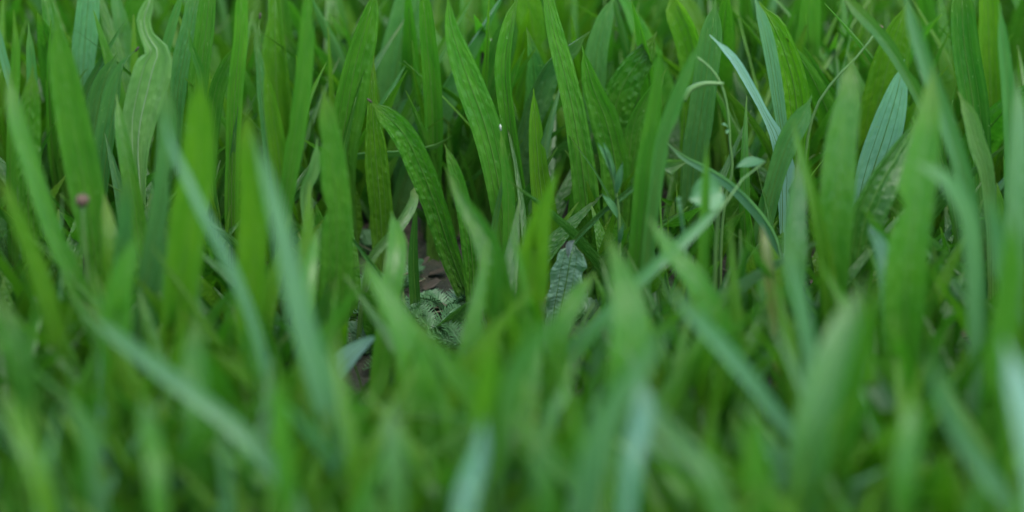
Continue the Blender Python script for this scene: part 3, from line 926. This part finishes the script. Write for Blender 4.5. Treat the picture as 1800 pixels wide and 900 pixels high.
feathery(785, 548, "feathery pale weed low on the soil beside the arching leaf foot", 1, 10, 0.026)
feathery(760, 590, "feathery weed under the low pale leaf tip", 2, 8, 0.024)
feathery(635, 545, "feathery weed behind the tip of the large triangular leaf", 3, 9, 0.034)
feathery(655, 445, "feathery weed half hidden below the leaf with a crimped tip", 4, 7, 0.022)
feathery(868, 395, "feathery weed at the foot of the long smooth bright leaf", 5, 6, 0.02)
feathery(1300, 590, "feathery weed at the rim of the dark soil hole", 6, 6, 0.022)
feathery(1650, 520, "feathery weed above the small soil hole", 7, 7, 0.024)
feathery(985, 560, "feathery weed below the silvery crumpled leaf", 8, 7, 0.02)

feathery(700, 575, "feathery weed spreading behind the large blurred triangular leaf", 11, 10, 0.028)
feathery(640, 625, "feathery weed under the pale blue leaf tip", 12, 9, 0.026)
feathery(715, 640, "feathery weed deep in the shade of the large triangular leaf", 13, 9, 0.026)
feathery(815, 615, "feathery weed at the foot of the glossy hooked leaf", 14, 9, 0.026)
feathery(712, 505, "feathery weed edging the dark soil gap", 15, 8, 0.022)
feathery(840, 530, "feathery weed between the arching leaf and the glossy hooked leaf", 16, 8, 0.022)
feathery(1035, 560, "feathery weed just east of the silvery crumpled leaf", 17, 8, 0.022)
feathery(760, 690, "feathery weed low between two blurred leaves", 18, 9, 0.028)

# pale pointed dry curl on the silvery leaf
p = np.array(at(1000, 452, 1.078))
o = flat_leaf(None, "dry_leaf_scrap", p, np.array(at(1010, 422, 1.072)), 0.006, M_WHITE, round_=0, origin=p)
o.location = p
tag(o, "curled whitish dry scrap stuck on the silvery leaf", "dry leaf")

# ------------------------------------------------------------------ fillers: individual leaves in the crowd
def proto_leaf(name, length, width, lean, bend, seed, mat):
    rng = random.Random(seed)
    s = np.linspace(0, 1, 16)
    C = np.stack([0.12 * lean * s * 0 + lean * length * s ** 1.6, bend * length * s ** 2.2, length * s * (1 - 0.12 * abs(lean) * s)], 1)
    W = np.maximum(width * profile(s), 0.0004)
    V, F, UV, N2 = leaf_arrays(C, W, np.array([0, -1.0, 0.0]), R(rng.uniform(-25, 25)) + R(rng.uniform(-80, 80)) * s,
                               rng.uniform(0.15, 0.5), rng.uniform(0.03, 0.1), 0.08, 8, rng)
    o = link_mesh(name, V.reshape(-1, 3), F, mat, None, UV)
    vv, vf = vein_mesh(V, N2, 0.0, 0.0004)
    mid = link_mesh("midrib", vv, vf, M_VEIN, o)
    return o, mid, V.reshape(-1, 3)


prot, prot_w = [], []
NB, NP = 12, 24
for k in range(NP):
    rng = random.Random(100 + k)
    big = k < NB
    prot_w.append(rng.uniform(0.010, 0.017) if big else rng.uniform(0.004, 0.009))
    ln, bd = (0.45, 0.45) if big else (0.75, 0.6)
    prot.append(proto_leaf("plantain_leaf" if big else "grass_leaf", 0.12, prot_w[-1], rng.uniform(-ln, ln), rng.uniform(-bd, bd), 100 + k, M_LEAF if big else M_GRASS))
used = set()

# windows onto the soil that stay open: (x0, y0, x1, y1)
GAPS = [(712, 375, 757, 480), (750, 505, 812, 570), (1318, 555, 1370, 700), (1655, 575, 1712, 660), (968, 330, 1022, 560), (612, 480, 662, 560),
        (1170, 70, 1196, 130), (1285, 540, 1320, 600), (1170, 240, 1300, 300)]


# small features that no leaf in front may hide: (x0, y0, x1, y1, Y)
KEEP = [(968, 425, 1024, 560, 1.085), (772, 520, 828, 585, 1.08), (650, 170, 822, 448, 1.17), (600, 588, 666, 655, 1.0), (1085, 665, 1150, 800, 0.71),
        (800, 730, 865, 880, 0.69), (1160, 490, 1330, 690, 0.84), (1220, 300, 1290, 365, 1.06), (1620, 290, 1700, 400, 0.9), (1720, 330, 1765, 420, 0.89),
        (1500, 400, 1560, 480, 0.95), (125, 330, 165, 375, 1.0), (1515, 100, 1595, 330, 1.12), (225, 0, 300, 320, 1.11), (160, 550, 520, 850, 0.78),
        (295, 210, 470, 640, 0.86)]


def keep_hit(x, y, Y, skip=0):
    h = np.zeros(len(x), bool)
    for x0, y0, x1, y1, Yk in KEEP[skip:]:
        if Y < Yk + 0.005:
            h |= (x > x0) & (x < x1) & (y > y0) & (y < y1)
    return h.mean()


def gap_hit(x, y):
    h = np.zeros(len(x), bool)
    for x0, y0, x1, y1 in GAPS:
        h |= (x > x0) & (x < x1) & (y > y0) & (y < y1)
    return h


ZONES = [
    # Y range, count, palette, zone, share of broad leaves
    (1.19, 1.55, 140, "gggydyb", "top", 0.5),
    (1.02, 1.19, 90, "ggydb", "mid", 0.28),
    (0.84, 1.02, 95, "ggybgy", "soft", 0.34),
    (0.66, 0.84, 145, "ggyygp", "front", 0.34),
]
GROUPS = {"top": "leaves crowded behind the sharp leaves", "mid": "plain leaves between the sharp leaves",
          "soft": "out-of-focus leaves of the middle rows", "front": "strongly blurred leaves of the front rows"}
COLOUR = {'g': "green", 'y': "yellow-green", 'd': "deep green", 'b': "bluish green", 'p': "pale bluish"}
CUT = re.compile(r" (beside|behind|in front|between|above|below|under|beneath|at|near|next|rising|standing|leaning|right|crossing|past|lying|filling|filled|slanting|sloping|before|across|against|over|out|by|cut|"
                 r"running|toward|covered|hanging|pushing|seen|half hidden|half covered|tucked|low|across|hooking|touching|drooping|bending|bent|along|back|arching|glowing|curving|growing|pointing|bowing) .*")
taken = set()


def filler_label(sx, sy, Y, key, narrow, zone, wpx):
    """what the leaf looks like and which described leaf it stands by"""
    cx, top = float(np.median(sx)), float(max(0, sy.min()))
    look = {"top": "soft", "mid": "low", "soft": "blurred", "front": "very blurred"}[zone]
    size = "narrow" if narrow else ("broad" if wpx > 62 else "")
    cand = []
    for (lab, hx, x0, x1, y0, y1, hY) in REG:
        if top > y1 + 30 or sy.max() < y0 - 30:
            continue
        d = 0 if x0 - 10 < cx < x1 + 10 else min(abs(cx - x0), abs(cx - x1))
        cand.append((d + abs(cx - hx) * 0.3 + abs(top - y0) * 0.15, lab, hY))
    cand.sort()
    for d, lab, hY in cand[:7]:
        short = CUT.sub("", lab)
        if len(short.split()) < 3:
            continue
        rel = "behind the" if hY < Y - 0.02 else ("in front of the" if hY > Y + 0.02 else "beside the")
        t = " ".join(f"{size} {look} {COLOUR[key]} leaf {rel} {short}".split())
        if len(t.split()) <= 16 and t not in taken:
            taken.add(t)
            return t
    lab = cand[0][1] if cand else "crowd of leaves"
    t = " ".join(f"{size} {look} {COLOUR[key]} leaf {'in front of' if cand and cand[0][2] > Y else 'close behind'} the {CUT.sub('', lab)}".split())
    return t


frng = random.Random(31)
placed = 0
for (y0, y1, count, pal, zone, share) in ZONES:
    got = tries = 0
    while got < count and tries < 9000:
        tries += 1
        Y = frng.uniform(y0, y1)
        px = frng.uniform(-40, 1840)
        if zone == "top":
            hgt = frng.uniform(0.11, 0.16)
        elif zone == "mid":
            hgt = frng.uniform(0.06, 0.12)
        else:
            hgt = frng.uniform(0.08, 0.14)
        x = (px - 900) * K * (Y * CP + 0.47 * SP)
        k = frng.randrange(NB) if frng.random() < share else NB + frng.randrange(NP - NB)
        o0, m0, V0 = prot[k]
        rz = R(frng.uniform(-50, 50)) + (math.pi if frng.random() < 0.3 else 0)
        sc = hgt / 0.12
        wsc = sc * frng.uniform(0.85, 1.15)
        tl = 22 if zone in ("front", "soft") else 8
        M = Matrix.Translation((x, Y, -0.002)) @ Matrix.Rotation(R(frng.uniform(-tl, tl)), 4, 'Y') @ Matrix.Rotation(R(frng.uniform(-tl, tl)), 4, 'X') @ Matrix.Rotation(rz, 4, 'Z') @ Matrix.Diagonal((wsc, wsc, sc, 1))
        Mn = np.array(M)
        Pw = V0 @ Mn[:3, :3].T + Mn[:3, 3]
        sx, sy = project(Pw)
        inside = (sx > 0) & (sx < 1800) & (sy > 0) & (sy < 900)
        if inside.sum() < 12:
            continue
        if gap_hit(sx[inside], sy[inside]).mean() > (0.02 if Y > 0.95 else 0.05) and Y < 1.25:
            continue
        if keep_hit(sx[inside], sy[inside], Y) > 0.02:
            continue
        ix, iy, yy = stamp(Pw, False)
        under = GRID[iy, ix]
        cover_sharp = ((under > yy + 0.004) & (under < 1.19) & (under > 0.97)).mean()
        cover_soft = ((under > yy + 0.004) & (under <= 0.97)).mean()
        if cover_sharp > (0.025 if zone == 'mid' else 0.06) or cover_soft > (0.45 if Y < 0.84 else 0.3):
            continue
        if zone == "top" and ((under > yy) & (under < 1.3)).mean() > 0.3:
            continue
        if ((under < yy)).mean() > 0.85:      # quite hidden: the photo would show nothing of it
            continue
        if k not in used:
            used.add(k)
            o, md = o0, m0
        else:
            o = o0.copy()
            col.objects.link(o)
            md = m0.copy()
            md.parent = o
            col.objects.link(md)
        o.matrix_world = M
        key = frng.choice(pal)
        o.color = leaf_color(key, frng, 0.18)
        wpx = wsc * prot_w[k] / (Y * CP + 0.47 * SP) / K
        tag(o, filler_label(sx[inside], sy[inside], Y, key, k >= NB, zone, wpx), "leaf" if k < NB else "grass leaf",
            GROUPS[zone] if k < NB else GROUPS[zone].replace("leaves", "narrow leaves", 1))
        stamp(Pw)
        got += 1
        placed += 1
for k in range(NP):
    if k not in used:
        for o in (prot[k][1], prot[k][0]):
            bpy.data.objects.remove(o)

# ------------------------------------------------------------------ the uncountable rest
def mass(name, items, mat, colr):
    """many small leaves (x, y, height, width, rz, lean) as one mesh"""
    V, F, UV = [], [], []
    for (x, y, h, w, rz, lean, bend) in items:
        ca, sa = math.cos(rz), math.sin(rz)
        i0 = len(V)
        n = 6
        for i in range(n):
            s = i / (n - 1)
            hw = 0.5 * w * float(profile(np.array(s)))
            if i == n - 1:
                hw = 0.0003
            cx_, cy_, cz_ = lean * h * s ** 1.6, bend * h * s ** 2, h * s
            for u in (-1, 0, 1):
                lx, ly = cx_ + u * hw, cy_ + (0.3 * hw if u else 0)
                V.append((x + lx * ca - ly * sa, y + lx * sa + ly * ca, cz_ - 0.002))
                UV.append((u * 0.5, s))
        for i in range(n - 1):
            for u in range(2):
                F.append((i0 + i * 3 + u, i0 + i * 3 + u + 1, i0 + i * 3 + u + 4, i0 + i * 3 + u + 3))
    o = link_mesh(name, V, F, mat, None, UV)
    o.color = colr + (1,)
    o["kind"] = "stuff"
    return o


rng = random.Random(77)


def halfw(y):
    return 0.218 * (y * CP + 0.47 * SP)


items = []
while len(items) < 12000:                 # the lawn going on outside the frame
    y = rng.uniform(0.35, 2.9)
    x = rng.uniform(-1, 1) ** 3 * 0.7 + rng.uniform(-0.75, 0.75)
    seen = abs(x) < halfw(y) + 0.03
    if seen and y < 1.50 and y > 0.60:
        continue
    if y <= 0.62 and abs(x) < 0.3:
        continue
    items.append((x, y, rng.uniform(0.07, 0.15), rng.uniform(0.010, 0.020), rng.uniform(-1.2, 1.2), rng.uniform(-0.4, 0.4), rng.uniform(-0.4, 0.4)))
mass("grass", items, M_LEAF, PAL['g'])
def covers(it, skip=0):
    """whether a small leaf would hide one of the features to keep in view"""
    x, y, h, w, rz, lean, bend = it
    t = np.linspace(0.05, 1, 7)
    lx, ly = lean * h * t ** 1.6, bend * h * t ** 2
    P = np.stack([x + lx * math.cos(rz) - ly * math.sin(rz), y + lx * math.sin(rz) + ly * math.cos(rz), h * t], 1)
    px, py = project(P)
    q = w / K * 0.5
    return keep_hit(np.r_[px - q, px, px + q], np.r_[py, py, py], y - 0.02, skip) > 0


items = []
while len(items) < 2000:                 # short undergrowth at the leaf feet
    y = rng.uniform(0.62, 1.7)
    x = rng.uniform(-1, 1) * (halfw(y) + 0.02)
    h = rng.uniform(0.025, 0.075)
    px, py = project(np.array([[x, y, 0], [x, y, h]]))
    if keep_hit(np.r_[px - 14, px, px + 14], np.r_[py, py, py], y, 0) > 0:
        continue
    if gap_hit(px, py).any():
        if rng.random() < 0.72:
            continue
        h *= 0.4
    else:
        h *= 1.25
    it = (x, y, h, rng.uniform(0.004, 0.014), rng.uniform(-1.5, 1.5), rng.uniform(-0.9, 0.9), rng.uniform(-0.8, 0.8))
    if not covers(it):
        items.append(it)
mass("undergrowth", items, M_LEAF, PAL['d'])

items = []
tries = 0
while len(items) < 2100 and tries < 30000:      # lower leaves packed between the tall ones
    tries += 1
    y = rng.uniform(0.62, 1.6)
    x = rng.uniform(-1, 1) * (halfw(y) + 0.02)
    h = rng.uniform(0.06, 0.125) if y < 1.0 or y > 1.2 else rng.uniform(0.03, 0.07)
    px, py = project(np.array([[x, y, 0], [x, y, h * 0.5], [x, y, h]]))
    if y < 1.25 and (gap_hit(px, py).any() or keep_hit(np.r_[px - 24, px, px + 24], np.r_[py, py, py], y, 2) > 0):
        continue
    it = (x, y, h, rng.uniform(0.005, 0.016), rng.uniform(-1.1, 1.1), rng.uniform(-0.6, 0.6), rng.uniform(-0.4, 0.4))
    if not covers(it):
        items.append(it)
mass("grass", items[::2], M_LEAF, PAL['g'])
mass("grass", items[1::2], M_LEAF, PAL['y'])

# dry litter on the soil
V, F = [], []
for k in range(420):
    y = rng.uniform(0.8, 1.6)
    x = rng.uniform(-1, 1) * halfw(y)
    a = rng.uniform(0, math.pi)
    l = rng.uniform(0.006, 0.028)
    el = rng.uniform(-0.1, 0.35)
    d = np.array([math.cos(a) * math.cos(el), math.sin(a) * math.cos(el), math.sin(el)])
    p = np.array([x, y, 0.002 + rng.uniform(0, 0.004)])
    s_ = np.linspace(0, 1, 4)
    cv = np.cross(d, [0, 0, 1.0]) * rng.uniform(-0.3, 0.3)
    P = [p + d * l * t + cv * l * t * t for t in s_]
    v, f = tube(P, rng.uniform(0.0003, 0.0008), 4)
    i0 = len(V)
    V += list(v)
    F += [tuple(i + i0 for i in q) for q in f]
o = link_mesh("litter", V, F, M_STRAW)
o["kind"] = "stuff"
V, F = [], []
for k in range(500):
    y = rng.uniform(0.8, 1.6)
    x = rng.uniform(-1, 1) * halfw(y)
    r_ = rng.uniform(0.002, 0.006)
    i0 = len(V)
    a = rng.uniform(0, 6.28)
    tx, ty = rng.uniform(-0.6, 0.6), rng.uniform(-0.6, 0.6)
    for (u, v_) in ((-1, -0.5), (0, -0.7), (1, -0.4), (1.1, 0.4), (0.1, 0.7), (-1, 0.5)):
        dx, dy_ = (u * math.cos(a) - v_ * math.sin(a)) * r_, (u * math.sin(a) + v_ * math.cos(a)) * r_
        V.append((x + dx, y + dy_, 0.004 + dx * tx + dy_ * ty + 0.1 * r_ * u * u))
    F.append(tuple(range(i0, i0 + 6)))
o = link_mesh("debris", V, F, M_BROWN, smooth=False)
o["kind"] = "stuff"
print("leaves:", HEROES, "placed:", placed)
